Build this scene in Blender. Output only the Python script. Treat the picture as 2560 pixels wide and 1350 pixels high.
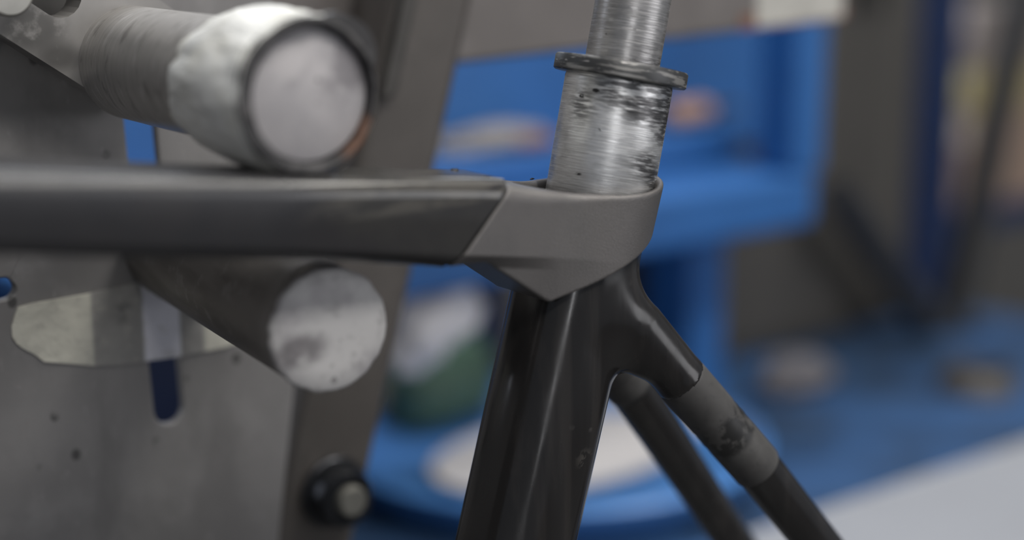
import bpy, bmesh, math, random
import numpy as np
from math import sin, cos, tan, pi, radians, sqrt, atan2, hypot
from mathutils import Vector, Matrix, noise
from mathutils.geometry import tessellate_polygon

random.seed(7)
for o in list(bpy.data.objects): bpy.data.objects.remove(o)
SC = bpy.context.scene
COL = SC.collection
S = 0.001                                    # all builders work in millimetres

# ------------------------------------------------------------------ camera
F = 4000.0; PITCH = radians(12.7); CAM = np.array([0, 0, 1250.0])
fw = np.array([0, cos(PITCH), -sin(PITCH)]); up = np.array([0, sin(PITCH), cos(PITCH)]); rt = np.array([1.0, 0, 0])
cd = bpy.data.cameras.new('camera'); cam = bpy.data.objects.new('camera', cd); COL.objects.link(cam)
cam.location = CAM * S; cam.rotation_euler = (pi / 2 - PITCH, 0, 0)
cd.sensor_width = 36; cd.lens = 36 * F / 2560; cd.clip_start = 0.02; cd.clip_end = 50
cd.dof.use_dof = True; cd.dof.focus_distance = 0.498; cd.dof.aperture_fstop = 2.75; cd.dof.aperture_blades = 0
SC.camera = cam

# ------------------------------------------------------------------ world, lights, exposure
wd = bpy.data.worlds.new('world'); SC.world = wd; wd.use_nodes = True
bg = wd.node_tree.nodes['Background']; bg.inputs[0].default_value = (0.80, 0.87, 1.0, 1); bg.inputs[1].default_value = 0.17
def area(name, loc, target, size, power, color, sy=None):
    l = bpy.data.lights.new(name, 'AREA'); l.shape = 'RECTANGLE'; l.size = size; l.size_y = sy or size; l.energy = power; l.color = color
    o = bpy.data.objects.new(name, l); COL.objects.link(o); o.location = loc
    o.rotation_euler = (Vector(target) - Vector(loc)).to_track_quat('-Z', 'Y').to_euler(); return o
area('ceiling_strip_light', (0.95, 0.62, 2.75), (0.05, 0.55, 1.1), 1.5, 24, (1.0, 0.97, 0.91), 0.28)
area('ceiling_strip_light', (0.75, -0.55, 2.75), (0.05, 0.5, 1.1), 1.6, 26, (1.0, 0.97, 0.93), 0.30)
area('ceiling_strip_light', (-0.3, 1.4, 2.75), (0, 0.9, 1.1), 1.6, 22, (0.92, 0.95, 1.0), 0.30)
area('window_light', (2.7, -0.4, 1.7), (0.1, 0.7, 1.1), 1.5, 17, (0.97, 0.97, 1.0), 1.4)
area('window_light', (-2.6, 0.75, 1.7), (0, 0.5, 1.15), 0.4, 8, (0.82, 0.88, 1.0), 1.4)
area('window_light', (-0.6, 3.4, 1.95), (0, 0.5, 1.1), 2.4, 26, (0.80, 0.88, 1.0), 1.0)
area('doorway_light', (0.35, -2.3, 1.75), (0.1, 0.5, 1.15), 0.14, 6, (0.98, 0.98, 1.0), 1.4)
SC.view_settings.view_transform = 'Standard'; SC.view_settings.look = 'None'
SC.view_settings.exposure = 0.0; SC.view_settings.gamma = 1.0; SC.view_settings.use_curve_mapping = False

# ------------------------------------------------------------------ frames of reference (mm)
def W(px, py, d): return CAM + d * (fw + (px - 1280) / F * rt + (675 - py) / F * up)
class Frame:
    def __init__(s, o, deg):
        a = radians(deg); s.o = np.array(o, float); s.a = a
        s.ex = np.array([cos(a), sin(a), 0]); s.ey = np.array([-sin(a), cos(a), 0]); s.ez = np.array([0, 0, 1.0])
    def w(s, p): return s.o + p[0] * s.ex + p[1] * s.ey + p[2] * s.ez
    def loc(s, w):
        v = np.asarray(w) - s.o; return np.array([v @ s.ex, v @ s.ey, v @ s.ez])
    def ray(s, px, py): return fw + (px - 1280) / F * rt + (675 - py) / F * up
    def hit(s, px, py, y):
        dr = s.ray(px, py); t = (y - (CAM - s.o) @ s.ey) / (dr @ s.ey); return s.loc(CAM + t * dr)
    def hitz(s, px, py, z):
        dr = s.ray(px, py); t = (z - (CAM[2] - s.o[2])) / dr[2]; return s.loc(CAM + t * dr)
J = Frame(W(1450, 600, 500), 36.5)           # the bicycle frame and its jig
B = Frame(W(1800, 600, 1050), 40.0)          # the bench behind
R0 = Frame((0, 0, 0), 0.0)                   # the room

# ------------------------------------------------------------------ scene helpers
def tag(o, label=None, cat=None, group=None, kind=None):
    if label: o['label'] = label
    if cat: o['category'] = cat
    if group: o['group'] = group
    if kind: o['kind'] = kind
class Thing:
    """an Empty at the thing's base; parts are authored in the frame's millimetres"""
    def __init__(s, name, label, cat, frame, origin=(0, 0, 0), group=None, axis=None):
        s.fr = frame; s.org = np.array(origin, float)
        e = bpy.data.objects.new(name, None); COL.objects.link(e); e.empty_display_size = 0.02
        m = Matrix.Translation(Vector(frame.w(origin) * S)) @ Matrix.Rotation(frame.a, 4, 'Z')
        s.local = None
        if axis is not None:                 # local z along axis (frame coords)
            q = Vector((0, 0, 1)).rotation_difference(Vector(axis)); m = m @ q.to_matrix().to_4x4(); s.local = True
        e.matrix_world = m; s.e = e; tag(e, label, cat, group)
    def sub(s): return s.org if not s.local else np.zeros(3)
class MB:
    def __init__(s): s.v = []; s.f = []
    def add(s, vs, fs):
        n = len(s.v); s.v += [tuple(map(float, p)) for p in vs]; s.f += [tuple(i + n for i in q) for q in fs]; return s
    def box(s, x0, x1, y0, y1, z0, z1):
        return s.add([(x0,y0,z0),(x1,y0,z0),(x1,y1,z0),(x0,y1,z0),(x0,y0,z1),(x1,y0,z1),(x1,y1,z1),(x0,y1,z1)],
                     [(0,3,2,1),(4,5,6,7),(0,1,5,4),(1,2,6,5),(2,3,7,6),(3,0,4,7)])
    def loft(s, rings, cap0=True, cap1=True, closed=True):
        n = len(rings[0]); vs = [p for r in rings for p in r]; fs = []
        for i in range(len(rings) - 1):
            for j in range(n if closed else n - 1):
                k = (j + 1) % n; fs.append((i*n+j, i*n+k, (i+1)*n+k, (i+1)*n+j))
        if cap0: fs.append(tuple(range(n - 1, -1, -1)))
        if cap1: fs.append(tuple((len(rings)-1)*n + j for j in range(n)))
        return s.add(vs, fs)
    def tube(s, path, radii, seg=32, cap=True, sq=0.0):
        path = [np.array(p, float) for p in path]; rings = []
        if not hasattr(radii, '__len__'): radii = [radii] * len(path)
        ref = None
        for i, p in enumerate(path):
            a = path[max(0, i-1)]; b = path[min(len(path)-1, i+1)]
            t = (b - a) / np.linalg.norm(b - a)
            if ref is None: ref = np.array([0, 1.0, 0]) if abs(t[1]) < .9 else np.array([0, 0, 1.0])
            x = np.cross(ref, t); x /= np.linalg.norm(x); y = np.cross(t, x); ref = y
            rr = []
            for k in range(seg):
                th = 2*pi*k/seg
                rr.append(p + radii[i]*(cos(th)*x + sin(th)*y))
            rings.append(rr)
        return s.loft(rings, cap, cap)
    def lathe(s, prof, seg=64, cap=True, o=(0, 0, 0)):    # prof: (r, z) about local z
        rings = [[(o[0]+r*cos(2*pi*k/seg), o[1]+r*sin(2*pi*k/seg), o[2]+z) for k in range(seg)] for r, z in prof]
        return s.loft(rings, cap, cap)
    def plate(s, outer, holes, y0, y1):        # polygon in (x,z), thickness along y
        loops = [outer] + holes
        tris = tessellate_polygon([[Vector((p[0], p[1], 0)) for p in l] for l in loops])
        flat = [p for l in loops for p in l]; n = len(flat)
        vs = [(p[0], y0, p[1]) for p in flat] + [(p[0], y1, p[1]) for p in flat]
        fs = [tuple(t) for t in tris] + [tuple(i + n for i in reversed(t)) for t in tris]
        k = 0
        for l in loops:
            m = len(l)
            for i in range(m):
                a, b = k + i, k + (i + 1) % m; fs.append((a, b, b + n, a + n))
            k += m
        return s.add(vs, fs)
    def build(s, name, mat, th=None, parent=None, smooth=None, bevel=0, seg=3, kind=None, label=None, flat=False):
        sub = th.sub() if th else np.zeros(3)
        me = bpy.data.meshes.new(name)
        me.from_pydata([tuple((np.array(p) - sub) * S) for p in s.v], [], s.f); me.validate()
        bm = bmesh.new(); bm.from_mesh(me); bmesh.ops.recalc_face_normals(bm, faces=bm.faces); bm.to_mesh(me); bm.free()
        return finish(me, name, mat, th, parent, smooth, bevel, seg, kind, label, flat)
def finish(me, name, mat, th=None, parent=None, smooth=None, bevel=0, seg=3, kind=None, label=None, flat=False):
    me.materials.append(mat)
    o = bpy.data.objects.new(name, me); COL.objects.link(o)
    if parent: o.parent = parent
    elif th: o.parent = th.e
    if smooth is not None:
        me.polygons.foreach_set('use_smooth', [True]*len(me.polygons))
        if smooth < 180: me.set_sharp_from_angle(angle=radians(smooth))
    if bevel:
        b = o.modifiers.new('bevel', 'BEVEL'); b.width = bevel*S; b.segments = seg; b.limit_method = 'ANGLE'; b.angle_limit = radians(40)
        if flat: tag(o, label, None, None, kind); return o
        me.polygons.foreach_set('use_smooth', [True]*len(me.polygons)); me.set_sharp_from_angle(angle=radians(40))
        w = o.modifiers.new('wn', 'WEIGHTED_NORMAL'); w.keep_sharp = True
    tag(o, label, None, None, kind)
    return o

# signed-distance solids, meshed by surface nets
def smin(a, b, k):
    h = np.clip(.5 + .5*(b - a)/k, 0, 1); return b + (a - b)*h - k*h*(1 - h)
def smax(a, b, k): return -smin(-a, -b, k)
def sdf_mesh(name, fn, lo, hi, step, sub):
    ax = [np.arange(lo[i], hi[i] + step, step) for i in range(3)]
    X, Y, Z = np.meshgrid(*ax, indexing='ij'); D = fn(X, Y, Z); nx, ny, nz = D.shape
    ins = D < 0
    c = np.zeros((nx-1, ny-1, nz-1), np.int32)
    for dx in (0, 1):
        for dy in (0, 1):
            for dz in (0, 1): c += ins[dx:nx-1+dx, dy:ny-1+dy, dz:nz-1+dz]
    act = (c > 0) & (c < 8); idx = -np.ones(act.shape, np.int64); idx[act] = np.arange(act.sum())
    ci = np.argwhere(act); acc = np.zeros((len(ci), 3)); cnt = np.zeros(len(ci))
    corners = [np.array((a, b, d)) for a in (0, 1) for b in (0, 1) for d in (0, 1)]
    for a in corners:
        for k in range(3):
            if a[k]: continue
            b = a.copy(); b[k] = 1
            da = D[tuple((ci + a).T)]; db = D[tuple((ci + b).T)]; m = (da < 0) != (db < 0)
            t = np.where(m, da/np.where(m, da - db, 1), 0)
            acc += m[:, None]*(ci + a + t[:, None]*(b - a)); cnt += m
    V = np.array(lo) + acc/cnt[:, None]*step
    for _ in range(3):
        x, y, z = V.T; e = .05; d0 = fn(x, y, z)
        g = np.stack([(fn(x+e, y, z) - fn(x-e, y, z)), (fn(x, y+e, z) - fn(x, y-e, z)), (fn(x, y, z+e) - fn(x, y, z-e))], 1)/(2*e)
        st = d0[:, None]*g/np.maximum((g*g).sum(1), .2)[:, None]
        V -= np.clip(st, -step*.6, step*.6)
    Q = []
    def faces(m, i0, s1, s2, flip):
        p = np.argwhere(m); a = p + i0
        q = np.stack([idx[tuple((a).T)], idx[tuple((a - s1).T)], idx[tuple((a - s1 - s2).T)], idx[tuple((a - s2).T)]], 1)
        fl = ins[tuple((a).T)]; q[fl] = q[fl][:, ::-1]
        if flip: q = q[:, ::-1]
        Q.append(q)
    z3 = np.array((0, 0, 0)); sx, sy, sz = np.eye(3, dtype=int)
    m = np.zeros_like(ins); m[:-1, 1:-1, 1:-1] = ins[:-1, 1:-1, 1:-1] != ins[1:, 1:-1, 1:-1]; faces(m, z3, sy, sz, True)
    m = np.zeros_like(ins); m[1:-1, :-1, 1:-1] = ins[1:-1, :-1, 1:-1] != ins[1:-1, 1:, 1:-1]; faces(m, z3, sx, sz, False)
    m = np.zeros_like(ins); m[1:-1, 1:-1, :-1] = ins[1:-1, 1:-1, :-1] != ins[1:-1, 1:-1, 1:]; faces(m, z3, sx, sy, True)
    Q = np.concatenate(Q); Q = Q[(Q >= 0).all(1)]
    me = bpy.data.meshes.new(name); V = (V - sub)*S
    me.vertices.add(len(V)); me.vertices.foreach_set('co', V.ravel().astype(np.float32))
    me.loops.add(len(Q)*4); me.loops.foreach_set('vertex_index', Q.ravel().astype(np.int32))
    me.polygons.add(len(Q)); me.polygons.foreach_set('loop_start', np.arange(0, len(Q)*4, 4, dtype=np.int32))
    me.update(calc_edges=True); me.validate()
    bm = bmesh.new(); bm.from_mesh(me); bmesh.ops.recalc_face_normals(bm, faces=bm.faces); bm.to_mesh(me); bm.free()
    return me

# ------------------------------------------------------------------ materials
class Mat:
    def __init__(s, name, color, rough=.5, metal=0.0, coat=0.0, spec=None):
        s.m = bpy.data.materials.new(name); s.m.use_nodes = True; s.nt = s.m.node_tree; s.N = s.nt.nodes; s.L = s.nt.links
        s.b = s.N['Principled BSDF']; s.b.inputs['Roughness'].default_value = rough; s.b.inputs['Metallic'].default_value = metal
        s.b.inputs['Coat Weight'].default_value = coat; s.b.inputs['Coat Roughness'].default_value = .12
        if spec is not None: s.b.inputs['Specular IOR Level'].default_value = spec
        c = s.N.new('ShaderNodeRGB'); c.outputs[0].default_value = (*color, 1); s.c = c.outputs[0]
        r = s.N.new('ShaderNodeValue'); r.outputs[0].default_value = rough; s.r = r.outputs[0]; s.h = None; s.hd = []
        t = s.N.new('ShaderNodeTexCoord'); s.t = t.outputs['Object']
    def coord(s, scale, rot=(0, 0, 0), loc=(0, 0, 0)):
        m = s.N.new('ShaderNodeMapping'); s.L.new(s.t, m.inputs[0])
        sc = scale if hasattr(scale, '__len__') else (scale,)*3
        m.inputs['Scale'].default_value = [v*1000 for v in sc]; m.inputs['Rotation'].default_value = rot; m.inputs['Location'].default_value = loc
        return m.outputs[0]
    def noise(s, scale, lo, hi, detail=4, rough=.55, rot=(0, 0, 0), loc=(0, 0, 0), dist=0.0):
        n = s.N.new('ShaderNodeTexNoise'); n.inputs['Scale'].default_value = 1; n.inputs['Detail'].default_value = detail
        n.inputs['Roughness'].default_value = rough; n.inputs['Distortion'].default_value = dist
        s.L.new(s.coord(scale, rot, loc), n.inputs['Vector']); return s.ramp(n.outputs['Fac'], lo, hi)
    def spots(s, scale, r, rot=(0, 0, 0), loc=(0, 0, 0)):
        n = s.N.new('ShaderNodeTexVoronoi'); n.inputs['Scale'].default_value = 1
        s.L.new(s.coord(scale, rot, loc), n.inputs['Vector']); return s.ramp(n.outputs['Distance'], r, r*.55)
    def ramp(s, x, lo, hi):
        m = s.N.new('ShaderNodeMapRange'); m.interpolation_type = 'SMOOTHSTEP'; m.inputs['From Min'].default_value = lo; m.inputs['From Max'].default_value = hi
        s.L.new(x, m.inputs['Value']); return m.outputs[0]
    def axis(s, k, lo, hi):            # smooth step along a local axis, mm
        x = s.N.new('ShaderNodeSeparateXYZ'); s.L.new(s.coord(1), x.inputs[0]); return s.ramp(x.outputs[k], lo, hi)
    def blob(s, c, r0, r1, sc=(1, 1, 1)):
        d = s.N.new('ShaderNodeVectorMath'); d.operation = 'DISTANCE'
        s.L.new(s.coord(sc), d.inputs[0]); d.inputs[1].default_value = [c[i]*sc[i] for i in range(3)]; return s.ramp(d.outputs['Value'], r1, r0)
    def mul(s, a, b, op='MULTIPLY'):
        m = s.N.new('ShaderNodeMath'); m.operation = op; m.use_clamp = True
        for i, v in enumerate((a, b)):
            if isinstance(v, (int, float)): m.inputs[i].default_value = v
            else: s.L.new(v, m.inputs[i])
        return m.outputs[0]
    def mix(s, fac, color, amt=1.0):
        m = s.N.new('ShaderNodeMix'); m.data_type = 'RGBA'; s.L.new(s.mul(fac, amt) if amt != 1 else fac, m.inputs[0])
        s.L.new(s.c, m.inputs[6]); m.inputs[7].default_value = (*color, 1); s.c = m.outputs[2]; return s
    def rmix(s, fac, v):
        m = s.N.new('ShaderNodeMix'); m.data_type = 'FLOAT'; s.L.new(fac, m.inputs[0]); s.L.new(s.r, m.inputs[2]); m.inputs[3].default_value = v; s.r = m.outputs[0]; return s
    def bump(s, h, dist_mm, strength=1.0): s.hd.append((h, dist_mm, strength)); return s
    def done(s):
        s.L.new(s.c, s.b.inputs['Base Color']); s.L.new(s.r, s.b.inputs['Roughness']); prev = None
        for h, d, st in s.hd:
            b = s.N.new('ShaderNodeBump'); b.inputs['Distance'].default_value = d*S; b.inputs['Strength'].default_value = st
            s.L.new(h, b.inputs['Height'])
            if prev: s.L.new(prev, b.inputs['Normal'])
            prev = b.outputs[0]
        if prev: s.L.new(prev, s.b.inputs['Normal'])
        return s.m

def plain(name, color, rough=.5, metal=0, var=.25, scale=.02, **k):
    m = Mat(name, color, rough, metal, **k); m.mix(m.noise(scale, .35, .7), tuple(c*(1-var) for c in color)); m.mix(m.noise(scale*4, .4, .75, loc=(7, 3, 1)), tuple(min(1, c*(1+var*.7)) for c in color), .6); return m.done()

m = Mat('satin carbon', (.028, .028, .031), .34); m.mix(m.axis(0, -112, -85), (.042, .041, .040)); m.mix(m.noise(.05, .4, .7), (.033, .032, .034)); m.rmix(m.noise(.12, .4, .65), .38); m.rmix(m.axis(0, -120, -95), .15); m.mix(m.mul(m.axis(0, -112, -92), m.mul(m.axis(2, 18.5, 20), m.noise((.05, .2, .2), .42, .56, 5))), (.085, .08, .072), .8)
M_TOPTUBE = m.done()
m = Mat('gloss carbon', (.0145, .0137, .0137), .15, spec=.55); m.mix(m.noise((.15, .15, .006), .45, .7), (.024, .022, .021)); m.rmix(m.noise((.12, .12, .01), .4, .65), .28)
sp = m.mul(m.spots(.13, .17), m.noise(.03, .54, .64)); m.mix(sp, (.11, .105, .1), .55)
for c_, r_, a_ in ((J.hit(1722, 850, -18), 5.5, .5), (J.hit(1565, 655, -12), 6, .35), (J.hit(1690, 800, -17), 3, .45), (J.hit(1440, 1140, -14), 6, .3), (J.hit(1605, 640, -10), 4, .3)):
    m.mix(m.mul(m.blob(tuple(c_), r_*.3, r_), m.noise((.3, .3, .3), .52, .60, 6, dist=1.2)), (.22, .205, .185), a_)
M_GLOSS = m.done()
m = Mat('sanded carbon', (.05, .048, .047), .62); m.mix(m.noise(.12, .4, .7), (.07, .067, .065)); m.mix(m.noise(.35, .55, .75), (.035, .034, .034))
M_SANDED = m.done()
m = Mat('blasted titanium', (.142, .134, .131), .4, .5); m.mix(m.noise(.05, .4, .7), (.128, .122, .12)); m.mix(m.noise(3.0, .62, .78), (.26, .25, .245), .6)
m.bump(m.noise(3.4, .3, .7, 3), .08, .6); M_LUG = m.done()
M_RESIN = Mat('black resin', (.006, .0055, .0055), .4).done()

def alu(name, dirt, base=(.84, .835, .825)):
    m = Mat(name, base, .31, .8); k = lambda f: tuple(min(1, c*f) for c in base)
    m.mix(m.noise((.10, .10, 2.2), .4, .65, 5, rot=(.0, .22, 0)), k(.9)); m.mix(m.noise((.09, .09, 2.6), .54, .68, 4, rot=(.45, -.35, 0)), k(1.2)); m.mix(m.noise((.10, .10, 3.0), .57, .68, 4, rot=(-.6, .5, 0)), k(1.25)); m.mix(m.noise((.12, .12, 4.0), .58, .66, 4, rot=(.9, .2, 0)), k(1.3)); m.mix(m.noise((.12, .12, 4.0), .6, .68, 4, rot=(-.3, -.8, 0), loc=(5, 2, 1)), k(.6))
    m.mix(m.noise((.14, .14, .22), .48, .66, 6, rot=(.3, .4, 0)), k(.6), .4)
    for c, r0, r1, sc in dirt: m.mix(m.mul(m.blob(c, r0, r1, sc), m.noise((.16, .16, 1.1), .36, .58, 7, rot=(.2, .35, 0), loc=(c[2], 1, 2))), (.05, .048, .05), .85)
    fl = m.mul(m.spots((.16, .16, .34), .26, rot=(.4, .3, .2)), m.noise(.12, .57, .60)); m.mix(m.mul(fl, m.noise(.9, .38, .45)), (.02, .02, .02), .95)
    m.rmix(m.noise((.08, .08, 1.2), .4, .7, 5), .46)
    m.bump(m.noise((.06, .06, 2.6), .3, .7, 4, rot=(.12, .2, 0)), .03, .4); m.bump(m.noise((.05, .05, 1.9), .35, .7, 3, rot=(-.5, .3, 0)), .04, .4); m.bump(m.noise((.08, .08, 2.4), .35, .7, 3, rot=(.8, -.4, 0)), .035, .4)
    return m.done()
M_SLEEVE = alu('brushed aluminium', [((-8, -14, 46), 4, 10, (.7, .7, 1.1)), ((-3, -16, 41), 2, 8, (.7, .7, 1.1)), ((8, -14, 45), 4, 12, (.7, .7, 1)), ((8, -14, 38), 3, 9, (.8, .8, .9)), ((2, -16, 25), 2, 7, (.7, .7, 1)), ((8, -14, 21), 2, 6, (.7, .7, 1)), ((-16, -4, 40), 1, 6, (.8, .8, .6))])
M_SHAFT = alu('scuffed aluminium', [((-7, -8, 30), 3, 9, (1, 1, .5)), ((-9, -6, 42), 3, 8, (1, 1, .5)), ((3, -11, 45), 6, 20, (1, 1, 1))], (.42, .41, .405))
m = Mat('smeared collar', (.055, .056, .058), .42, .5); m.mix(m.noise((.08, .08, .7), .5, .6, 7, loc=(4, 0, 0)), (.22, .217, .21)); m.mix(m.noise((.16, .16, 1.2), .58, .68, 6), (.42, .41, .40)); M_FLANGE = m.done()
m = Mat('cleaned collar', (.11, .108, .107), .45, .5); m.mix(m.noise((.16, .16, .3), .48, .6, 6), (.25, .245, .24)); M_BAND = m.done()
m = Mat('turned steel', (.43, .415, .40), .38, .6); m.mix(m.noise((.02, 2.0, .02), .4, .65, 5), (.36, .35, .335)); m.mix(m.noise((.10, .5, .10), .55, .7), (.56, .55, .54), .7); m.mix(m.noise((.12, .3, .12), .54, .68, 7), (.20, .19, .18), .7)
m.bump(m.noise((.02, 2.2, .02), .3, .7, 3), .03, .4); M_STEELROD = m.done()
def flatsteel(name, base, blobs=(), metal=.35, rough=.5, dots=True):
    m = Mat(name, base, rough, metal); k = lambda f: tuple(min(1, c*f) for c in base)
    m.mix(m.noise(.018, .35, .65, 5), k(.8)); m.mix(m.noise(.045, .5, .72, 6), k(1.16), .7); m.mix(m.noise((.3, .3, .03), .52, .75, 5), k(.85), .5)
    if dots: m.mix(m.mul(m.spots((.075, 0, .06), .16), m.noise(.03, .45, .52)), k(.2), .8); m.mix(m.noise((.03, 0, .012), .52, .68, 6, loc=(2, 0, 5)), k(.68), .7); m.mix(m.noise((.25, .1, .12), .6, .72, 6), k(1.3), .5)
    for c, r0, r1, sc in blobs: m.mix(m.mul(m.blob(c, r0, r1, sc), m.noise(.15, .3, .5, 5)), k(.28), .8)
    return m.done()
# ------------------------------------------------------------------ room
M_FLOOR = plain('painted concrete', (.11, .108, .105), .6, scale=.004); M_WALL = plain('grey wall', (.12, .115, .108), .8, scale=.002)
def struct(name, mb, mat):
    o = mb.build(name, mat); o['kind'] = 'structure'; return o
struct('floor', MB().box(-3500, 3500, -2500, 3600, -60, 0), M_FLOOR)
struct('wall_back', MB().box(-3500, 3500, 3600, 3700, 0, 3000), M_WALL)
struct('wall_left', MB().box(-3600, -3500, -2500, 3600, 0, 3000), M_WALL)
struct('ceiling', MB().box(-3600, 3600, -2600, 3700, 3000, 3060), plain('white ceiling', (.6, .6, .6), .8, scale=.002))

# ------------------------------------------------------------------ blue bench with riser shelf (frame B; a right, b back)
M_BLUE = plain('blue paint', (.024, .115, .335), .42, 0, .12, .01)
m = Mat('mottled blue bench paint', (.022, .070, .175), .55); m.mix(m.noise(.009, .42, .58, 4), (.012, .028, .058), .85); m.mix(m.noise(.02, .55, .72, 4, loc=(3, 5, 0)), (.04, .10, .22), .5)  # duller blue than the rack, with random darker and lighter patches
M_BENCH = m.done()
M_NAVY = plain('navy paint and shelf shade', (.006, .02, .075), .45, 0, .15, .01)
ZF = -(W(1800, 600, 1050)[2])                # floor in B coordinates
ZT = -141.0                                  # bench top
t = Thing('steel_workbench', 'blue painted steel workbench with raised stepped shelf behind bicycle frame', 'workbench', B, (0, 0, ZF))
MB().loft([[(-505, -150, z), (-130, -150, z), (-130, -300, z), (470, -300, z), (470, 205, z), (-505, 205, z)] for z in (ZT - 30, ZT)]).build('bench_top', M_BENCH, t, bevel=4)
for (a0, b0) in ((-120, -290), (415, -290), (-495, 155), (415, 155)): MB().box(a0, a0 + 45, b0, b0 + 40, ZF, ZT - 30).build('leg', M_BLUE, t, bevel=3)
MB().box(-462, 97, 0, 14, -2, 36).build('front_rail', M_BLUE, t, bevel=5)
MB().box(-462, 97, 14, 126, 26, 36).build('lower_shelf', M_BLUE, t, bevel=2)
MB().box(-462, 92, 66, 120, 36, 62).build('raised_ledge', M_BLUE, t, bevel=4)
MB().box(-462, 200, 120, 126, 36, 240).build('back_panel', M_BLUE, t, bevel=1)
MB().box(72, 102, 0, 36, 36, 240).build('corner_post', M_BLUE, t, bevel=3)
MB().box(49, 86, 72, 120, ZT, 25.8).build('shelf_support', M_BLUE, t, bevel=3)
MB().box(-460, -430, 90, 126, ZT, 26).build('shelf_support', M_BLUE, t, bevel=3)
MB().box(-500, -24, 190, 196, ZT, 26).build('rear_panel', M_NAVY, t, bevel=1)  # navy colour paints in the shade beneath the shelf

# grey steel beam of the jig across the top
M_BEAM = flatsteel('bare steel beam', (.17, .155, .148), [], .3, .5, False)
YBM = 163.5
bq0 = J.hit(1150, 160, YBM); bq1 = J.hit(2110, 50, YBM); tl = (bq1[2] - bq0[2])/(bq1[0] - bq0[0])
zb = lambda a: bq0[2] + (a - bq0[0])*tl
bt = Thing('cross_beam', 'grey bare steel beam bolted behind the jig post, crossing above the blue shelf', 'beam', J, (0, YBM + 15, zb(0)))
MB().loft([[(a, YBM, zb(a)), (a, YBM + 30, zb(a)), (a, YBM + 30, zb(a) + 48), (a, YBM, zb(a) + 48)] for a in (-150, bq1[0])]).build('beam', M_BEAM, bt, bevel=2)
a0 = J.hit(1890, 50, YBM); a1 = J.hit(2104, 50, YBM)
sh_ = lambda x0, x1, h0, h1, t0, t1: MB().loft([[(a, YBM - t0, zb(a) + h0), (a, YBM - t1, zb(a) + h0), (a, YBM - t1, zb(a) + h1), (a, YBM - t0, zb(a) + h1)] for a in (x0, x1)])
sh_(a0[0], a1[0], 1.6, 20, .5, .1).build('paper_label', plain('dirty label', (.44, .43, .40), .7, 0, .2, .08), bt, label='off-white paper label stuck on the beam')
sh_(a0[0] - 11, a1[0] + 3, .4, 8, .3, .05).build('rust_stain', plain('rust', (.16, .085, .06), .8, 0, .3, .15), bt, label='orange rust stain below the paper label')

# things on the raised ledge
def lump(mb, c, r, seed, amp=.25, seg=40, flat=None):
    rings = []
    for i in range(1, 20):
        th = pi*i/20; ring = []
        for k in range(seg):
            ph = 2*pi*k/seg; d = Vector((sin(th)*cos(ph), sin(th)*sin(ph), cos(th)))
            q = 1 + amp*noise.noise(d*1.6 + Vector((seed, 0, 0))) + amp*.5*noise.noise(d*4 + Vector((0, seed, 0)))
            p = [c[j] + r[j]*d[j]*q for j in range(3)]
            if flat is not None: p[2] = max(flat, p[2])
            ring.append(p)
        rings.append(ring)
    return mb.loft(rings)
q0 = B.hit(1690, 275, 85); q1 = B.hit(1865, 240, 85)
tt = Thing('hand_file', 'file with pale wooden handle lying on blue ledge right of the aluminium sleeve', 'file', B, (q0[0], 90, 62))
MB().tube([(q0[0]-8, 85, 71), (q0[0], 85, 71), (q0[0]+12, 86, 71), (q0[0]+26, 87, 71), (q0[0]+38, 88, 71)], [6, 9, 8, 9, 5], 20).build('handle', plain('worn wood', (.50, .30, .20), .6, 0, .2, .1), tt, smooth=60)
MB().box(q0[0]+38, q0[0]+66, 84, 92, 68.5, 74).build('blade', plain('dark file steel', (.07, .07, .08), .45, .6, .2, .1), tt, bevel=1)
g0 = B.hit(1110, 355, 85); g1 = B.hit(1372, 355, 85); gx = (g0[0]+g1[0])/2
rg = lump(MB(), (gx, 94, 66), (g1[0]-gx+6, 18, 9), 3, .3, flat=62.3)
o = rg.build('cleaning_rag', plain('dirty rag', (.30, .28, .27), .9, 0, .3, .05), smooth=180); 
def top(o, fr, label, cat, group=None):        # a thing that is one mesh, authored in a frame
    me = o.data; n = len(me.vertices); co = np.zeros(n*3, np.float32); me.vertices.foreach_get('co', co); co = co.reshape(-1, 3)/S
    c = (co.min(0) + co.max(0))/2; c[2] = co[:, 2].min()
    me.vertices.foreach_set('co', ((co - c)*S).ravel()); me.update()
    o.matrix_world = Matrix.Translation(Vector(fr.w(c)*S)) @ Matrix.Rotation(fr.a, 4, 'Z'); tag(o, label, cat, group); return o
top(o, B, 'grey cleaning rag on the blue ledge left of the aluminium sleeve', 'rag')
ch = Thing('chisel', 'orange handled chisel in front of the grey rag on the blue ledge', 'chisel', B, (gx + 10, 72, 62))
MB().tube([(gx+4, 71, 66.5), (gx+8, 71, 66.5), (gx+30, 71, 66.5), (gx+36, 71, 66.5)], [3, 4.2, 4.2, 3], 16).build('handle', plain('orange plastic', (.20, .085, .05), .4), ch, smooth=60)
MB().box(gx-24, gx+4, 69, 73, 64.5, 67).build('blade', plain('chisel steel', (.12, .12, .12), .35, .8), ch, bevel=.6)

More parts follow.
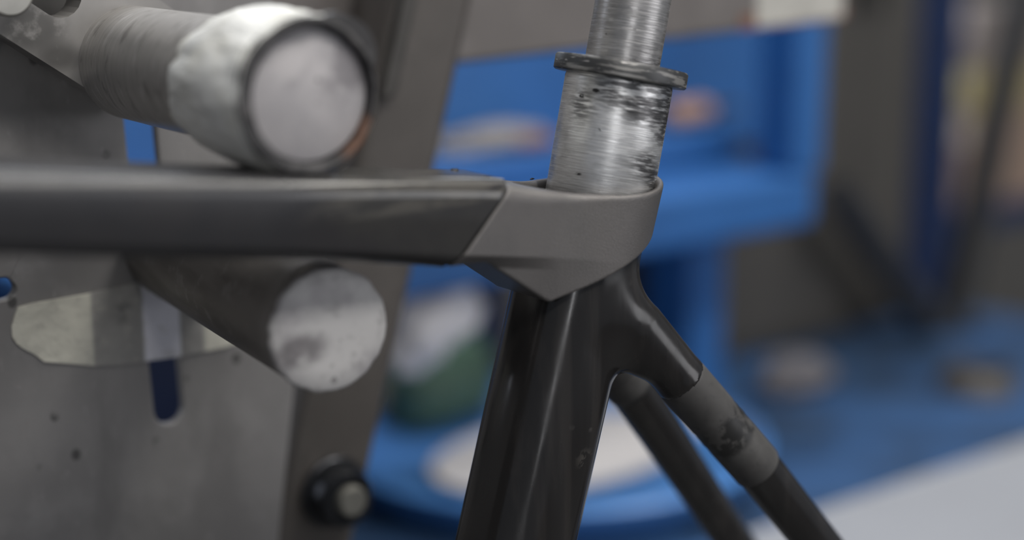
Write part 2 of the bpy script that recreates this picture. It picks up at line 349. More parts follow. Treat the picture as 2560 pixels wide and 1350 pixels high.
# things on the bench top
c = B.hitz(1375, 1135, ZT + 12); 
tb = Thing('round_tray', 'round blue plastic tray on bench top behind the seat tube', 'tray', B, (c[0], c[1], ZT))
M_TRAY = plain('blue plastic', (.07, .21, .50), .38, 0, .08, .02)
MB().lathe([(0, 0), (112, 0), (126, 5), (138, 24), (141, 26), (143, 24), (142, 20), (132, 0)][0:1] + [(100, 0.3), (118, .3), (131, 10), (139, 25), (136, 27), (126, 14), (112, 6), (.5, 6)], 80, True, (c[0], c[1], ZT)).build('tray_shell', M_TRAY, tb, smooth=50)
pm = MB().lathe([(.5, 0), (60, 0), (78, 2), (84, 5), (84, 6.5), (76, 4), (58, 2), (.5, 2)], 80, True, (0, 0, 0)); pm.v = [(c[0] + 12 + p[0]*1.16, c[1] + p[1]*.72, ZT + 6.5 + p[2]) for p in pm.v]
o = pm.build('paper_plate', plain('white paper', (.66, .64, .64), .8, 0, .05, .02), smooth=50)
top(o, B, 'white oval plate lying in the blue tray behind the seat tube', 'plate')
g = B.hitz(1112, 1082, ZT); 
gt = Thing('film_roll', 'dull green roll lying on the bench left of the seat tube', 'roll', B, (g[0], g[1], ZT))
rr = 33
gp = []
for i in range(13):
    x = -42 + 84*i/12; gp.append((g[0] + x, g[1] + 18 + 2*sin(i*.9), ZT + rr))
MB().tube(gp, [26, 32, 33, 32.5, 33, 32, 33, 32.5, 33, 32, 32.5, 31, 26], 36).build('wound_film', plain('green film', (.10, .18, .115), .6, 0, .35, .05), gt, smooth=60)
MB().tube([(g[0]-49, g[1]+18, ZT+rr), (g[0]+50, g[1]+18, ZT+rr)], 9, 24).build('core', plain('cardboard core', (.30, .24, .18), .8), gt, smooth=60)
g2 = B.hit(1098, 812, 14)
lm = lump(MB(), (0, 0, 0), (33, 10, 21), 9, .45)
lm.v = [(g2[0] + p[0] - .15*p[2], g2[1] + 3 + p[1], g2[2] + p[2] + .30*p[0]) for p in lm.v]
lm.v = [(p[0], p[1], min(p[2], -2.3)) for p in lm.v]
o = lm.build('white_cloth', plain('white cloth', (.70, .68, .69), .9, 0, .08, .03), smooth=180)
top(o, B, 'crumpled white cloth tucked under the shelf rail above the green roll', 'cloth')
g3 = B.hitz(985, 1095, ZT)
o = lump(MB(), (g3[0] - 22, g3[1]+4, ZT + 6), (26, 16, 12), 5, .35, flat=ZT).build('grey_rag', plain('grey rag', (.27, .25, .27), .9, 0, .2, .04), smooth=180)
top(o, B, 'small grey rag on the bench in front of the green roll', 'rag')
g4 = B.hitz(1990, 975, ZT)
o = lump(MB(), (g4[0], g4[1], ZT + 10), (36, 20, 17), 13, .35, flat=ZT).build('grey_cloth', plain('grey cloth', (.115, .11, .12), .9, 0, .25, .04), smooth=180)
top(o, B, 'dark grey folded cloth on the bench right of the blue shelf support', 'cloth')
e0 = B.hitz(2560, 1108, ZT + 6); e1 = B.hitz(1850, 1345, ZT + 6)
bo = Thing('white_board', 'large pale grey board lying on the bench at lower right of the photo', 'board', B, (e1[0], e1[1] - 90, ZT))
dv = (e0 - e1)[:2]; dv /= np.linalg.norm(dv); nv = np.array([dv[1], -dv[0]])
if nv[1] > 0: nv = -nv
A_ = np.array(e1[:2]) - dv*10; Bq = np.array(e0[:2]) + dv*60
pl = [A_, Bq, Bq + nv*150, A_ + nv*150]
MB().loft([[(p[0], p[1], ZT + .2) for p in pl], [(p[0], p[1], ZT + 6) for p in pl]]).build('panel', plain('pale laminate', (.29, .30, .325), .45, 0, .05, .01), bo, bevel=1)
MB().loft([[(p[0], p[1], ZT + .1) for p in [A_ - nv*1.5, Bq - nv*1.5, Bq, A_]], [(p[0], p[1], ZT + 6.2) for p in [A_ - nv*1.5, Bq - nv*1.5, Bq, A_]]]).build('edge_band', plain('edging', (.5, .51, .54), .5), bo)

# ------------------------------------------------------------------ far right: grey cabinet, blue post, cartons, black bicycle frame
K = Frame(W(2100, 500, 1550), 40.0)
kz = -K.o[2]; k0 = K.hit(1790, 500, 0)[0]; k1 = K.hit(2322, 500, 0)[0]
M_CAB = plain('dark grey enamel', (.055, .051, .046), .5, 0, .15, .006)
k0, k1 = 16., B.hit(2318, 500, 112)[0]; mid = B.hit(2180, 500, 112)[0]
cb = Thing('storage_cabinet', 'dark grey steel cabinet standing on the back of the blue bench', 'cabinet', B, (150, 150, ZT))
MB().box(k0, k1, 132, 200, ZT + .2, 330).build('body', M_CAB, cb, bevel=4)
for x0, x1 in ((k0 + 3, mid - 1.5), (mid + 1.5, k1 - 3)):
    d = MB().box(x0, x1, 128, 132, ZT + 14, 326).build('door', M_CAB, cb, bevel=1.5)
    hx = (x1 - 14) if x0 < mid - 5 else x0 + 14
    MB().box(hx - 4, hx + 4, 121, 128, 130, 190).build('handle', plain('black handle', (.02, .02, .02), .4), cb, d, bevel=2)
b0 = K.hit(2330, 400, 20)[0]; b1 = K.hit(2392, 400, 20)[0]
sp_ = Thing('shelving_upright', 'dark blue shelving upright beside the grey cabinet at far right', 'upright', K, ((b0+b1)/2, 40, kz))
MB().box(b0, b1, 20, 70, kz, 420).build('post', M_NAVY, sp_, bevel=2)
for i in range(9): MB().box((b0+b1)/2 - 4, (b0+b1)/2 + 4, 19.2, 20.2, -120 + i*50, -100 + i*50).build('slot', plain('slot black', (.01, .01, .012), .8), sp_)
# carton stack on a blue shelf
sx0 = K.hit(2385, 500, 40)[0]; sx1 = K.hit(2700, 500, 40)[0]
zs = K.hit(2440, 545, 40)[2]
sh = Thing('wall_shelf', 'blue rack shelf carrying cartons at the right edge', 'shelf', K, ((sx0+sx1)/2, 120, zs))
MB().box(sx0, sx1 + 60, 70, 330, zs - 26, zs).build('deck', M_NAVY, sh, bevel=2)
MB().box(sx1 + 20, sx1 + 60, 290, 330, kz, zs - 26).build('leg', M_NAVY, sh, bevel=2)
MB().box(b1 + 2, b1 + 40, 260, 330, kz, zs - 26).build('leg', M_NAVY, sh, bevel=2)
zz = zs
for i, (h, col, tape, lb) in enumerate(((105, (.26, .19, .15), (.55, .50, .44), 'lowest brown carton of the stack at the right edge'),
                              (52, (.30, .25, .13), (.60, .55, .30), 'yellowish carton between two brown cartons at the right edge'),
                              (70, (.19, .165, .155), (.55, .50, .48), 'top greyish carton of the stack at the right edge'))):
    bxt = Thing('cardboard_box', lb, 'carton', K, ((sx0+sx1)/2, 150, zz), 'cartons stacked on the rack shelf')
    x0 = sx0 + 14 + 3*i; x1 = sx1 - 6*i
    MB().box(x0, x1, 82 + 3*i, 300, zz, zz + h).build('carton', plain('cardboard', col, .8, 0, .12, .02), bxt, bevel=2)
    MB().box(x0 + 38, x0 + 62, 81.4 + 3*i, 300.5, zz + h - 30, zz + h + .5).build('packing_tape', plain('tape', tape, .4, 0, .05, .02), bxt)
    zz += h + .6
# black bicycle frame in the distance
H = Frame(B.w(B.hit(2390, 870, 88)), 40.0)
bf = Thing('bicycle_frame', 'blurred black bicycle frame standing on the bench at far right', 'bicycle frame', H, (0, 0, 0))
M_BLK = plain('black carbon far', (.012, .012, .013), .35, 0, .2, .02)
def hp(px, py, y=0): return H.hit(px, py, y)
MB().tube([hp(2372, 830), hp(2460, 440), hp(2535, 100), hp(2590, -160)], [15, 15, 15, 15], 24).build('seat_tube', M_BLK, bf, smooth=60)
MB().tube([hp(2350, 850), hp(2200, 640), hp(2090, 480)], [15, 14, 14], 24).build('down_tube', plain('dark grey carbon', (.022, .023, .027), .4), bf, smooth=60)
s0 = hp(2375, 850)
MB().tube([(s0[0], -26, s0[2]), (s0[0], 26, s0[2])], 21, 32).build('bottom_bracket_shell', M_BLK, bf, smooth=60)
s1 = B.loc(H.w(hp(2385, 850))); s2 = B.hitz(2470, 1000, ZT)
st = Thing('work_stand', 'grey metal stand on the bench under the far black bicycle frame', 'stand', B, (s2[0], s2[1], ZT))
hz_ = s1[2] - ZT - 27
MB().lathe([(.5, 0), (30, 0), (30, 6), (22, 18), (20, hz_ - 8), (25, hz_ - 4), (25, hz_), (.5, hz_)], 40, True, (s2[0]+14, s2[1] + 20, ZT + .2)).build('foot', plain('grey casting', (.10, .094, .09), .5, .3), st, smooth=40)

# ------------------------------------------------------------------ jig: post, plate, arm, pegs (frame J)
YA = 105.7; YP = 128.0                       # arm face, plate face
JZ = -J.o[2]
M_POST = flatsteel('jig post steel', (.10, .09, .083), [], .3, .5, False)
YB = YP + 4.2
def hj(px, py, y): return J.hit(px, py, y)
pt = Thing('jig_post', 'leaning grey steel jig post between the pegs and the blue bench', 'post', J, (-150, YB + 20, JZ))
r0 = hj(1187, 0, YB); r1 = hj(893, 1330, YB); l0 = hj(985, 0, YB); l1 = hj(748, 1080, YB)
ln = lambda p, q, z: p[0] + (q[0]-p[0])*(z-p[2])/(q[2]-p[2])
zt, zl = 260., -420.
poly = [[(ln(l0, l1, z), YB, z), (ln(r0, r1, z), YB, z), (ln(r0, r1, z), YB + 30, z), (ln(l0, l1, z), YB + 30, z)] for z in (zl, zt)]
MB().loft(poly).build('bar', M_POST, pt, bevel=4)
cb0 = hj(1000, 100, YB); cx = lambda z: ln(l0, l1, z)
MB().loft([[(cx(z)+1, YB - 5, z), (cx(z) + 7.5, YB - 5, z), (cx(z) + 7.5, YB, z), (cx(z)+1, YB, z)] for z in (hj(960, 40, YB)[2] - 90 + 60, zt)]).build('edge_strip', plain('dark strip', (.06, .056, .052), .5, .2), pt, bevel=1)
bl = hj(845, 1235, YB - 4)
MB().box(-190, -60, YB - 10, YB + 70, zl - 30, zl).build('foot_plate', M_POST, pt, bevel=2)
MB().box(-170, -80, YB, YB + 50, JZ, zl - 30).build('column', M_POST, pt, bevel=3)
def ylathe(mb, c, prof, seg=64):               # axis along y (towards viewer is -y); prof (r, y)
    return mb.loft([[(c[0] + r*cos(2*pi*k/seg), y, c[2] + r*sin(2*pi*k/seg)) for k in range(seg)] for r, y in prof])
bt2 = Thing('clamp_bolt', 'dark clamp bolt with pale centre low on the jig post', 'bolt', J, (bl[0], YB, bl[2]))
ylathe(MB(), bl, [(14.2, YB - .2), (14.2, YB - 2), (13.6, YB - 2.6), (7, YB - 2.6)]).build('washer', plain('dark washer', (.05, .052, .058), .35, .7), bt2, smooth=40)
ylathe(MB(), bl, [(11.5, YB - 2.6), (11.5, YB - 11), (10.6, YB - 12.5), (6.6, YB - 12.5), (6.4, YB - 8)]).build('bolt_head', plain('black oxide', (.035, .037, .042), .32, .7), bt2, smooth=40)
ylathe(MB(), (bl[0] + .5, 0, bl[2]), [(6, YB - 8), (6, YB - 14.5), (5.2, YB - 15.5), (.3, YB - 15.5)]).build('stud_end', plain('pale stud', (.24, .235, .21), .45, .3), bt2, smooth=40)

def slot_poly(p, q, r, n=10):                  # stadium around segment p-q in (x,z)
    p = np.array(p); q = np.array(q); d = (q - p)/np.linalg.norm(q - p); nn = np.array([-d[1], d[0]]); out = []
    for k in range(n + 1):
        a = -pi/2 + pi*k/n; out.append(tuple(q + r*(cos(a)*d + sin(a)*nn)))
    for k in range(n + 1):
        a = pi/2 + pi*k/n; out.append(tuple(p + r*(cos(a)*d + sin(a)*nn)))
    return out
M_PLATE = flatsteel('grey steel plate', (.255, .247, .245), [((-118, YP, -38), 3, 9, (1, .2, 1))], .3, .5)
pla = Thing('jig_plate', 'large grey steel jig plate with slots behind both pegs', 'plate', J, (-180, YP, -160))
xz = lambda p: (p[0], p[2])
e1_ = hj(738, 965, YP); e2_ = hj(698, 1350, YP); e0_ = hj(735, 560, YP)
outer = [(-420, -260), (e2_[0] - 9, -260), xz(e2_), xz(e1_), xz(e0_), (e0_[0] - 10, 130), (-420, 130)]
sa = hj(350, 300, YP); sb = hj(427, 1060, YP); wr = (hj(458, 1000, YP)[0] - hj(385, 1000, YP)[0])/2
dz_ = np.array([sb[0]-sa[0], sb[2]-sa[2]]); dz_ /= np.linalg.norm(dz_)
slot1 = slot_poly((sa[0] - dz_[0]*25, sa[2] - dz_[1]*25), (sb[0] - dz_[0]*wr, sb[2] - dz_[1]*wr), wr)
h2 = hj(38, 718, YP); r2 = (hj(10, 690, YP)[2] - hj(10, 746, YP)[2])/2
slot2 = slot_poly((h2[0] - 45, h2[2] - 1), (h2[0] - r2, h2[2]), r2)
MB().plate(outer, [slot1, slot2], YP, YP + 4).build('plate', M_PLATE, pla, bevel=.7, seg=2, flat=True)
# masking tape strip stuck on the plate
tl_ = [(30, 842), (28, 815), (36, 790), (44, 768), (80, 758), (140, 748), (215, 735), (300, 716), (345, 705), (460, 706), (560, 760), (592, 858), (560, 868), (500, 880), (440, 892), (370, 902), (300, 912), (235, 914), (170, 908), (110, 904), (85, 885), (55, 870), (40, 858)]
tp = [xz(hj(x, y, YP - .4)) for x, y in tl_]
m = Mat('masking tape', (.25, .245, .235), .6); m.mix(m.noise(.05, .4, .7), (.22, .215, .21))
ox, oz = pla.org[0], pla.org[2]
cxm = lambda px: hj(px, 830, YP)[0] - ox
cream = (.50, .49, .43)
m.mix(m.axis(0, cxm(236), cxm(222)), cream); m.mix(m.axis(0, cxm(500), cxm(516)), cream)
m.mix(m.mul(m.axis(0, cxm(352), cxm(362)), m.axis(0, cxm(452), cxm(444))), (.60, .60, .66))
m.mix(m.noise(.2, .5, .7, 5), (.34, .33, .30), .5); m.bump(m.noise(.12, .3, .7, 4), .6, .6)
sm = m.mul(m.blob((cxm(308), 0, hj(308, 780, YP)[2] - oz), 1, 6, (1, 0, 1)), m.noise(.3, .3, .6)); m.mix(sm, (.1, .1, .1), .7)
MB().plate(tp, [], YP - .9, YP - .1).build('masking_tape', m.done(), pla, label='torn cream masking tape strip across the slot')

# arm
M_ARM = flatsteel('brushed arm steel', (.30, .29, .28), [((7, 0, 11), 4, 12, (.8, 0, 1.1)), ((15, 0, 2), 2, 8, (.7, 0, 1.2))], .4, .45, False)
a0_ = hj(0, 85, YA); a1_ = hj(345, 303, YA)
d = np.array([a1_[0]-a0_[0], a1_[2]-a0_[2]]); d /= np.linalg.norm(d); nn = np.array([-d[1], d[0]])
if nn[1] < 0: nn = -nn
tip = np.array(xz(a1_)); wd_ = 37.
outer = [tuple(tip - d*170), tuple(tip - d*2), tuple(tip + d*1.2 + nn*1.5), tuple(tip + d*3.5 + nn*wd_), tuple(tip - d*170 + nn*wd_)]
ar = Thing('clamp_bar', 'brushed steel clamp bar reaching from top left to the taped peg', 'arm', J, (tip[0] - 40, YA + 6, tip[1] + 20))
hs = hj(150, -12, YA); hr = 7.0
hc = np.array(xz(hs))
hole = slot_poly(hc - d*26, hc, hr)
MB().plate(outer, [hole], YA, YA + 12).build('slotted_bar', M_ARM, ar)
MB().box(tip[0] - 70, tip[0] - 30, YA + 12, YP, tip[1] + 30, tip[1] + 60).build('spacer', M_POST, ar, bevel=1)
ck = hc - d*14.5
lb_ = Thing('lock_bolt', 'bright lock bolt in the arm slot at the top left corner', 'bolt', J, (ck[0], YA, ck[1]))
ylathe(MB(), (ck[0], 0, ck[1]), [(5.8, YP + 5), (5.8, YA - 8), (5.2, YA - 8.6), (.3, YA - 8.6)]).build('shank', plain('dark shank', (.1, .1, .1), .4, .6), lb_, smooth=40)
ck2 = np.array(xz(hj(8, -22, YA - 8)))
ylathe(MB(), (ck2[0], 0, ck2[1]), [(6.8, YA - .2), (6.8, YA - 5), (7.4, YA - 5), (7.4, YA - 13), (6.6, YA - 14), (.3, YA - 14)]).build('bolt_head', plain('bright bolt', (.5, .49, .46), .35, .7), lb_, smooth=40)

# pegs ------------------------------------------------------------
def rough_disc(mb, c, r, seg=96): pass
m = Mat('chalky end face', (.44, .42, .425), .6); m.mix(m.noise(.05, .35, .65), (.36, .345, .355))
PF = J.loc(W(773, 238, 424)); PR = 18.1
m.mix(m.mul(m.spots((.22, 0, .22), .22), m.blob((7, 0, 8), 6, 15, (1, 0, 1))), (.09, .085, .09), .75); m.mix(m.mul(m.blob((12, 0, 5), 4, 13, (1, 0, 1)), m.noise(.12, .42, .6, 5)), (.15, .14, .15), .7); m.mix(m.mul(m.blob((-7, 0, 10), 4, 10, (1, 0, 1)), m.noise(.1, .4, .6, 5)), (.2, .19, .2), .6)
M_FACE = m.done()
pg = Thing('jig_peg', 'upper round steel peg wrapped in white tape, resting on the top tube', 'peg', J, (PF[0], YA, PF[2]), 'locating pegs clamping the top tube')
yf = PF[1]
ylathe(MB(), PF, [(PR, YA - .05), (PR, yf + 22)], 96).build('peg_shaft', M_STEELROD, pg, smooth=40)
o = ylathe(MB(), PF, [(PR - .4, yf + 20), (PR - .4, yf + .5), (PR - 1.0, yf), (.3, yf)], 96).build('end_face', M_FACE, pg, smooth=40, label='pale chalky end of the peg with dark specks')
# tape: irregular wrapped layers with a torn back edge
seg = 120; prof = []
y0 = yf + 52
def tape_r(th, t): 
    v = Vector((cos(th)*1.3, sin(th)*1.3, t*2.2))
    return PR + .6 + 2.6*min(1, t*2.2) + 1.3*sin(pi*min(1, t*1.0)) + .8*noise.noise(v*1.4) * min(1, t*4) + .35*noise.noise(v*4 + Vector((3, 1, 0)))*min(1, t*4)
rings = []
for i in range(30):
    t = i/29; ring = []
    for k in range(seg):
        th = 2*pi*k/seg
        yb = y0 - 7*cos(th - 2.4) + 4*noise.noise(Vector((cos(th)*3, sin(th)*3, 5))) + 1.5*noise.noise(Vector((cos(th)*9, sin(th)*9, 2)))
        y = yb + (yf - 1.5 - yb)*t
        rr = tape_r(th, t); ring.append((PF[0] - 1.1*t + rr*cos(th), y, PF[2] + rr*sin(th)))
    rings.append(ring)
fr_ = rings[-1]
rings.append([(PF[0] - 1.1 + (p[0]-PF[0]+1.1)*.985, p[1] - 1.0, PF[2] + (p[2]-PF[2])*.985) for p in fr_])
m = Mat('white cloth tape', (.78, .78, .75), .6); m.mix(m.noise(.06, .45, .7), (.70, .69, .63)); m.mix(m.noise(.15, .55, .75, 5), (.60, .58, .50), .5); m.bump(m.noise((.10, .03, .10), .3, .7, 5), 1.6, .55)
tw = MB().loft(rings, False, False).build('tape_wrap', m.done(), pg, smooth=180, label='thick white tape wound round the peg')
m = Mat('tape edge', (.035, .034, .036), .7); m.mix(m.noise(.12, .5, .7, 5), (.10, .095, .095)); m.mix(m.mul(m.blob((15, 0, -12), 4, 11, (1, 0, 1)), m.noise(.12, .35, .6)), (.15, .072, .042), .8)
rings2 = []
for (dr, dy) in ((-.3, -.9), (.1, -2.6), (-.8, -3.8), (-2.2, -4.0), (-3.2, -2.5), (-3.4, 1.5)):
    ring = []
    for k in range(seg):
        th = 2*pi*k/seg; rr = tape_r(th, 1) + dr + .35*noise.noise(Vector((cos(th)*5, sin(th)*5, dr)))
        if dr < -2: rr = max(PR - .3, min(rr, PR + .35))
        ring.append((PF[0] - (1.1 if dr > -2 else 0) + rr*cos(th), yf + 1.0 + dy + .5*noise.noise(Vector((cos(th)*3, sin(th)*3, 9))), PF[2] + rr*sin(th)))
    rings2.append(ring)
MB().loft(rings2, False, False).build('tape_edge', m.done(), pg, parent=tw, smooth=180, label='dark dirty outer edge of the tape')
fl = []
for i in range(15):
    th = radians(20 + 62*i/14); w = sin(pi*i/14)
    ro = tape_r(th, 1) - .6
    fl.append([(PF[0] + ro*cos(th), yf + 4, PF[2] + ro*sin(th)), (PF[0] + (ro + 3.6*w)*cos(th), yf + 1 - 1.5*w, PF[2] + (ro + 3.6*w)*sin(th)), (PF[0] + (ro + 3.2*w)*cos(th), yf - 2 - 1.5*w, PF[2] + (ro + 3.2*w)*sin(th)), (PF[0] + (ro - 1)*cos(th), yf - 2.6, PF[2] + (ro - 1)*sin(th))])
MB().loft(fl).build('tape_flap', plain('dark tape back', (.06, .058, .06), .6, 0, .3, .1), pg, parent=tw, smooth=60, label='loose dark flap of tape')

LF = J.loc(W(826, 828, 452)); LR = 17.9
d3 = np.array([0, 1.0, .0]); La = J.loc(W(826, 828, 452))
LB = hj(432, 612, YP)                          # where its axis meets the plate
ax = LB - LF; Ln = np.linalg.norm(ax)
m = Mat('flaking white end', (.47, .46, .455), .65); m.mix(m.noise(.09, .48, .7, 6), (.38, .365, .37)); m.mix(m.noise(.22, .55, .7, 7), (.30, .29, .29), .7)
m.mix(m.mul(m.blob((-10, -3.5, 0), 3, 9, (.75, 1.3, 0)), m.noise(.14, .32, .55, 6)), (.13, .12, .125), .85); m.mix(m.mul(m.spots(.14, .2), m.noise(.05, .5, .62)), (.16, .15, .15), .7); m.mix(m.noise(.12, .6, .72, 6), (.30, .29, .29), .7)
M_FLAKE = m.done()
m = Mat('dull steel', (.175, .162, .15), .5, .45); m.mix(m.noise((.12, .12, .03), .4, .7, 5), (.12, .11, .10)); m.mix(m.noise(.16, .55, .72, 5), (.23, .22, .21), .7); m.mix(m.axis(2, Ln - 14, Ln - 4), (.24, .225, .215), .6)
M_LPEG = m.done()
lp = Thing('jig_peg', 'lower bare steel peg with flaking white end below the top tube', 'peg', J, LB, 'locating pegs clamping the top tube', axis=-ax/Ln)
MB().lathe([(LR, .1), (LR, Ln - 3), (LR - .2, Ln - 1.5)], 96).build('peg_shaft', M_LPEG, lp, smooth=40)
ed = []
for i, (rr, z) in enumerate(((LR + .15, Ln - 2.2), (LR + .2, Ln - .9), (LR - .7, Ln), (LR*.6, Ln + .15), (LR*.2, Ln + .2))):
    ed.append([((rr + (.55*noise.noise(Vector((cos(2*pi*k/120)*5, sin(2*pi*k/120)*5, 1))) if i < 3 else 0))*cos(2*pi*k/120), (rr + (.55*noise.noise(Vector((cos(2*pi*k/120)*5, sin(2*pi*k/120)*5, 1))) if i < 3 else 0))*sin(2*pi*k/120), z) for k in range(120)])
MB().loft(ed).build('end_face', M_FLAKE, lp, smooth=50, label='flaking white painted end with a dark smear')

# ------------------------------------------------------------------ bicycle frame (frame J)
bk = Thing('bicycle_frame', 'dark bicycle frame with grey seat lug held between two jig pegs', 'bicycle frame', J, (0, 0, 0))
axx = lambda z: 5.9 + (z - 17.1)*30.8/110.9      # seat-tube axis
# top tube
def tt_sec(x, z_shear=0.0, shrink=0.0):
    t = (-48 - x)/139.
    zt_ = 24.4 + 17.6*t; zb_ = .9 + 20.6*t; hw = 14.8 + 3.6*max(0, t) - shrink
    zt_ -= shrink; zb_ += shrink
    rt_ = 5.2; cb_ = 3.4; P = []
    def arc(cx, cz, r, a0, a1, n):
        for k in range(n + 1):
            a = radians(a0 + (a1 - a0)*k/n); P.append((cx + r*cos(a), cz + r*sin(a)))
    arc(-hw + rt_, zt_ - rt_, rt_, 180, 90, 10); arc(hw - rt_, zt_ - rt_, rt_, 90, 0, 10)
    P.append((hw, zb_ + cb_ + .6)); P.append((hw - .3, zb_ + cb_)); P.append((hw - cb_, zb_ + .3)); P.append((hw - cb_ - .8, zb_))
    P.append((-hw + cb_ + .8, zb_)); P.append((-hw + cb_, zb_ + .3)); P.append((-hw + .3, zb_ + cb_)); P.append((-hw, zb_ + cb_ + .6))
    zc = (zt_ + zb_)/2
    return [(x + z_shear*(z - 12), y, z) for y, z in P]
XJ = -48.1; SH = .93                            # joint plane: x = XJ + SH*(z-12)
MB().loft([tt_sec(x, SH*max(0, 1 - (XJ - .9 - x)/60)) for x in [-330, -250, -187, -150, -120, -107, -90, -75, -65, -57, -52, XJ - .9]]).build('top_tube', M_TOPTUBE, bk, smooth=35)
MB().loft([tt_sec(x, SH, .8) for x in (XJ - 1.6, XJ + 2.2)], True, True).build('joint_seam', M_RESIN, bk, smooth=35, label='black resin line in the joint')
bur = MB()
for (px, py, y, r) in ((1210, 443, -9, .9), (1222, 441, -8, .6), (1086, 655, -10, .8), (1132, 658, -9, .9), (1255, 478, -14, .7), (1140, 425, 8, 1.0), (1132, 424, 9, .8), (1330, 447, 12, .7), (1105, 657, -10, .5), (1246, 466, -13.5, .6)):
    p = hj(px, py, y); lump(bur, p, (r*1.0, r*.6, r*.4), px, .6, 12)
bur.build('resin_crumbs', M_RESIN, bk, smooth=180, kind='stuff')
# seat lug
def ztop(x):
    u_ = x - 8; return 16.7 + np.where(u_ < 0, .0033, .006)*u_*u_
APX, APZ = -21.5, -14.0
def f_lug(x, y, z):
    xa = 5.9 + (z - 17.1)*.2777
    circ = np.sqrt((x - xa - .8)**2 + y*y) - 20.5
    zc = 4.9 - (x + 57)*.15
    fade = np.clip((-20 - x)/26, 0, 1); hw = 14.8 - .85*np.clip(zc - z, 0, 3.6)*fade - .16*np.clip(zc - z, 0, 20)*(1 - fade)
    box = np.where(x < xa, np.abs(y), np.sqrt((x - xa)**2 + y*y)) - hw
    body = smin(box, circ, 9.)
    kt = np.clip(2.0 + (-8 - x)*.12, 1.5, 6)
    d = smax(body, (z - ztop(x))*.97, kt)
    joint = ((XJ + .95 + SH*(z - 12)) - x)/sqrt(1 + SH*SH)
    d = smax(d, joint, .25)
    b0 = 1.0 - z                                  # tube underside, front cut, rear cut of the skirt
    b1 = (x - APX + 1.3)*-.562 + (z - APZ)*-.827
    b2 = (x - APX)*.367 + (z - APZ)*-.931 - .0035*np.maximum(0, x - APX)**2*.0
    d = smax(d, smax(smin(b0, b1, 1.5), b2, .8), .8)
    hole = np.sqrt((x - xa - .6)**2 + y*y) - 18.2
    px_ = np.clip(x - xa, -17, 0); cap = np.sqrt((x - xa - px_)**2 + y*y) - 11.8
    hole = np.maximum(np.minimum(hole, cap), 8.0 - z)
    return smax(d, -hole, 1.8)
me = sdf_mesh('seat_lug', f_lug, (-66, -24, -18), (34, 24, 34), .55, bk.sub())
finish(me, 'seat_lug', M_LUG, bk, smooth=180, label='sand-blasted grey metal seat lug')
# seat tube with stay roots
TR = 18.0
n1 = hj(1702, 948, -18.5); n2 = hj(1893, 1168, -24.5); n3 = hj(2038, 1350, -28.5)
def seg_d(x, y, z, a, b, ra, rb):
    ab = b - a; t = np.clip(((x-a[0])*ab[0] + (y-a[1])*ab[1] + (z-a[2])*ab[2])/(ab @ ab), 0, 1)
    return np.sqrt((x-a[0]-t*ab[0])**2 + (y-a[1]-t*ab[1])**2 + (z-a[2]-t*ab[2])**2) - (ra + (rb - ra)*t)
dirn = (n2 - n1)/np.linalg.norm(n2 - n1)
pa = hj(1490, 728, -6.); pb = hj(1592, 818, -13.)
wa = hj(1480, 800, -7.); wb = hj(1600, 892, -13.5)
cut = n1
def f_tube(x, y, z):
    y = -np.abs(y)
    xa = 5.9 + (z - 17.1)*.2777
    r2_ = ((np.abs(x - xa)*.963)**2.3 + (np.abs(y))**2.3)**(1/2.3)
    d = r2_ - TR
    s_ = np.minimum(seg_d(x, y, z, pa, pb, 9.6, 9.0), seg_d(x, y, z, pb, n1, 9.0, 8.35))
    s_ = smin(s_, seg_d(x, y, z, wa, wb, 8., 5.5), 5)
    s_ = smin(s_, seg_d(x, y, z, n1, n1 + dirn*8, 8.35, 8.3), 1)
    s_ = np.maximum(s_, (x-cut[0])*dirn[0] + (y-cut[1])*dirn[1] + (z-cut[2])*dirn[2])
    k = 8.
    d2 = smin(d, s_, k)
    return smax(d2, z - 7.5, .6)
me = sdf_mesh('seat_tube', f_tube, (-50, -30, -112), (40, 30, 10), .8, bk.sub())
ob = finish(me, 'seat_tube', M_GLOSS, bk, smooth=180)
zlow = -111.
rings = []
for z in (-111.5, -150, -200, -260):
    ring = []
    for k in range(96):
        th = 2*pi*k/96; c_, s__ = cos(th), sin(th); q = ((abs(c_)*.963)**2.3 + abs(s__)**2.3)**(1/2.3)
        ring.append((axx(z) + TR/q*c_, TR/q*s__, z))
    rings.append(ring)
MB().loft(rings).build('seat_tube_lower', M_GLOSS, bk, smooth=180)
# stays
def mir(p): return np.array([p[0], -p[1], p[2]])
def mk_stay(mf, tend=1.0):
    P = [mf(p) for p in (n1, n1 + (n2 - n1)*.34, n1 + (n2 - n1)*.5, n1 + (n2 - n1)*.66, n2)]
    far = n3 + (n3 - n2)/np.linalg.norm(n3 - n2)*190
    e = mf(n1 + (n2 - n1)*1.01)
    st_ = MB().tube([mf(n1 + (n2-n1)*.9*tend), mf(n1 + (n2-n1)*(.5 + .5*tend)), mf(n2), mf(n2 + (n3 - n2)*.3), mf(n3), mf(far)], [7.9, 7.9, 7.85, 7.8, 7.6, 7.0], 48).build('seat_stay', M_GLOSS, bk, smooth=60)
    D = n2 - n1; L_ = np.linalg.norm(D)
    pts = [mf(n1 + D*t*tend) for t in (-.02, .0, .02, .2, .40, .43, .46, .50, .54, .58, .62, .66, .85, .985, 1.0)]
    rad = [8.25, 8.5, 8.6, 8.6, 8.55, 8.35, 8.5, 8.45, 8.6, 8.4, 8.5, 8.55, 8.5, 8.45, 8.2]
    MB().tube(pts, rad, 64).build('sanded_band', M_BANDS, bk, parent=st_, smooth=60, label='matte sanded band around the seat stay')
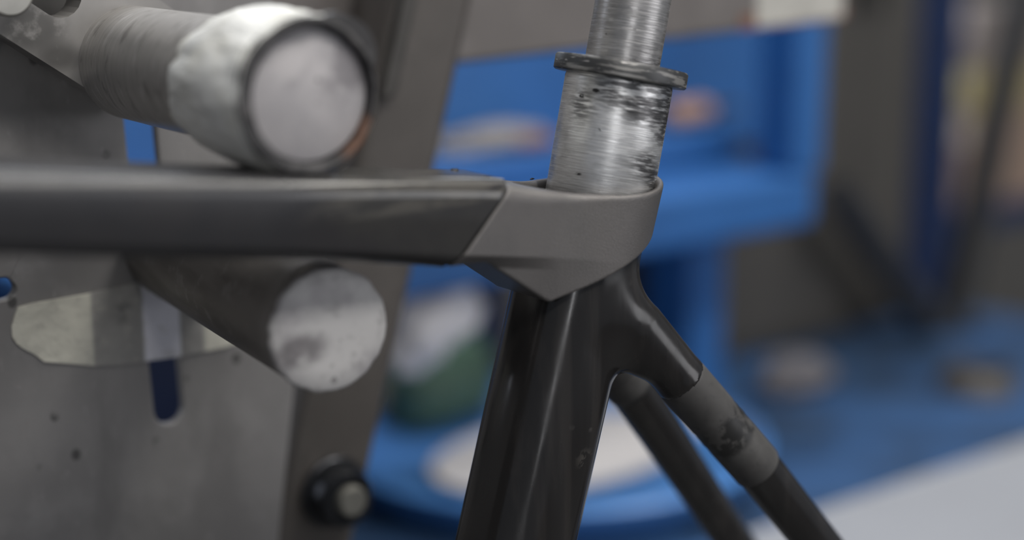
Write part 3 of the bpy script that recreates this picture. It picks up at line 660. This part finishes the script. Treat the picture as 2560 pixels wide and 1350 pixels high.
m = Mat('sanded band', (.052, .050, .049), .62); m.mix(m.noise(.12, .4, .7), (.072, .07, .068)); m.mix(m.noise(.35, .55, .75), (.038, .037, .037))
mp = n1 + (n2 - n1)*.52; dn = (n2-n1)/np.linalg.norm(n2-n1)
dd = m.N.new('ShaderNodeVectorMath'); dd.operation = 'DOT_PRODUCT'; m.L.new(m.coord(1), dd.inputs[0])
dsym = m.N.new('ShaderNodeVectorMath'); dsym.operation = 'ABSOLUTE'
m.L.new(m.coord(1), dsym.inputs[0]); m.L.new(dsym.outputs[0], dd.inputs[0])
dd.inputs[1].default_value = (dn[0], -dn[1], -dn[2]); c0 = dn[0]*mp[0] - dn[1]*(-mp[1])*-1*-1 + dn[2]*mp[2]
c0 = dn[0]*mp[0] + (-dn[1])*abs(mp[1]) + (-dn[2])*abs(mp[2])
band = m.mul(m.ramp(dd.outputs['Value'], c0 - 7.5, c0 - 4.5), m.ramp(dd.outputs['Value'], c0 + 8, c0 + 5))
m.mix(m.mul(band, m.noise(.16, .43, .53, 4)), (.014, .014, .014), .95); m.rmix(band, .45)
M_BANDS = m.done()
mk_stay(lambda p: np.array(p)); mk_stay(mir, .42)

# ------------------------------------------------------------------ aluminium mandrel in the seat lug
ma = np.array([11.8, 0, 55.3]); ma /= np.linalg.norm(ma)
base = np.array([8.5, 0, 18.1]) - ma*18
mn = Thing('alignment_mandrel', 'scuffed aluminium mandrel with thin collar standing in the seat lug', 'mandrel', J, base, axis=ma)
zf = 49.8 ; 
MB().lathe([(16.4, 0), (16.9, .6), (16.9, zf - 1), (16.6, zf + .2)], 96).build('sleeve', M_SLEEVE, mn, smooth=40)
MB().lathe([(16.0, zf), (20.4, zf), (20.9, zf + .5), (20.9, zf + 4.5), (20.4, zf + 5.1), (11, zf + 5.1)], 96).build('collar', M_FLANGE, mn, smooth=40, label='thin dark smeared collar')
MB().lathe([(11.7, zf + 5), (11.7, 200)], 96).build('upper_shaft', M_SHAFT, mn, smooth=40)
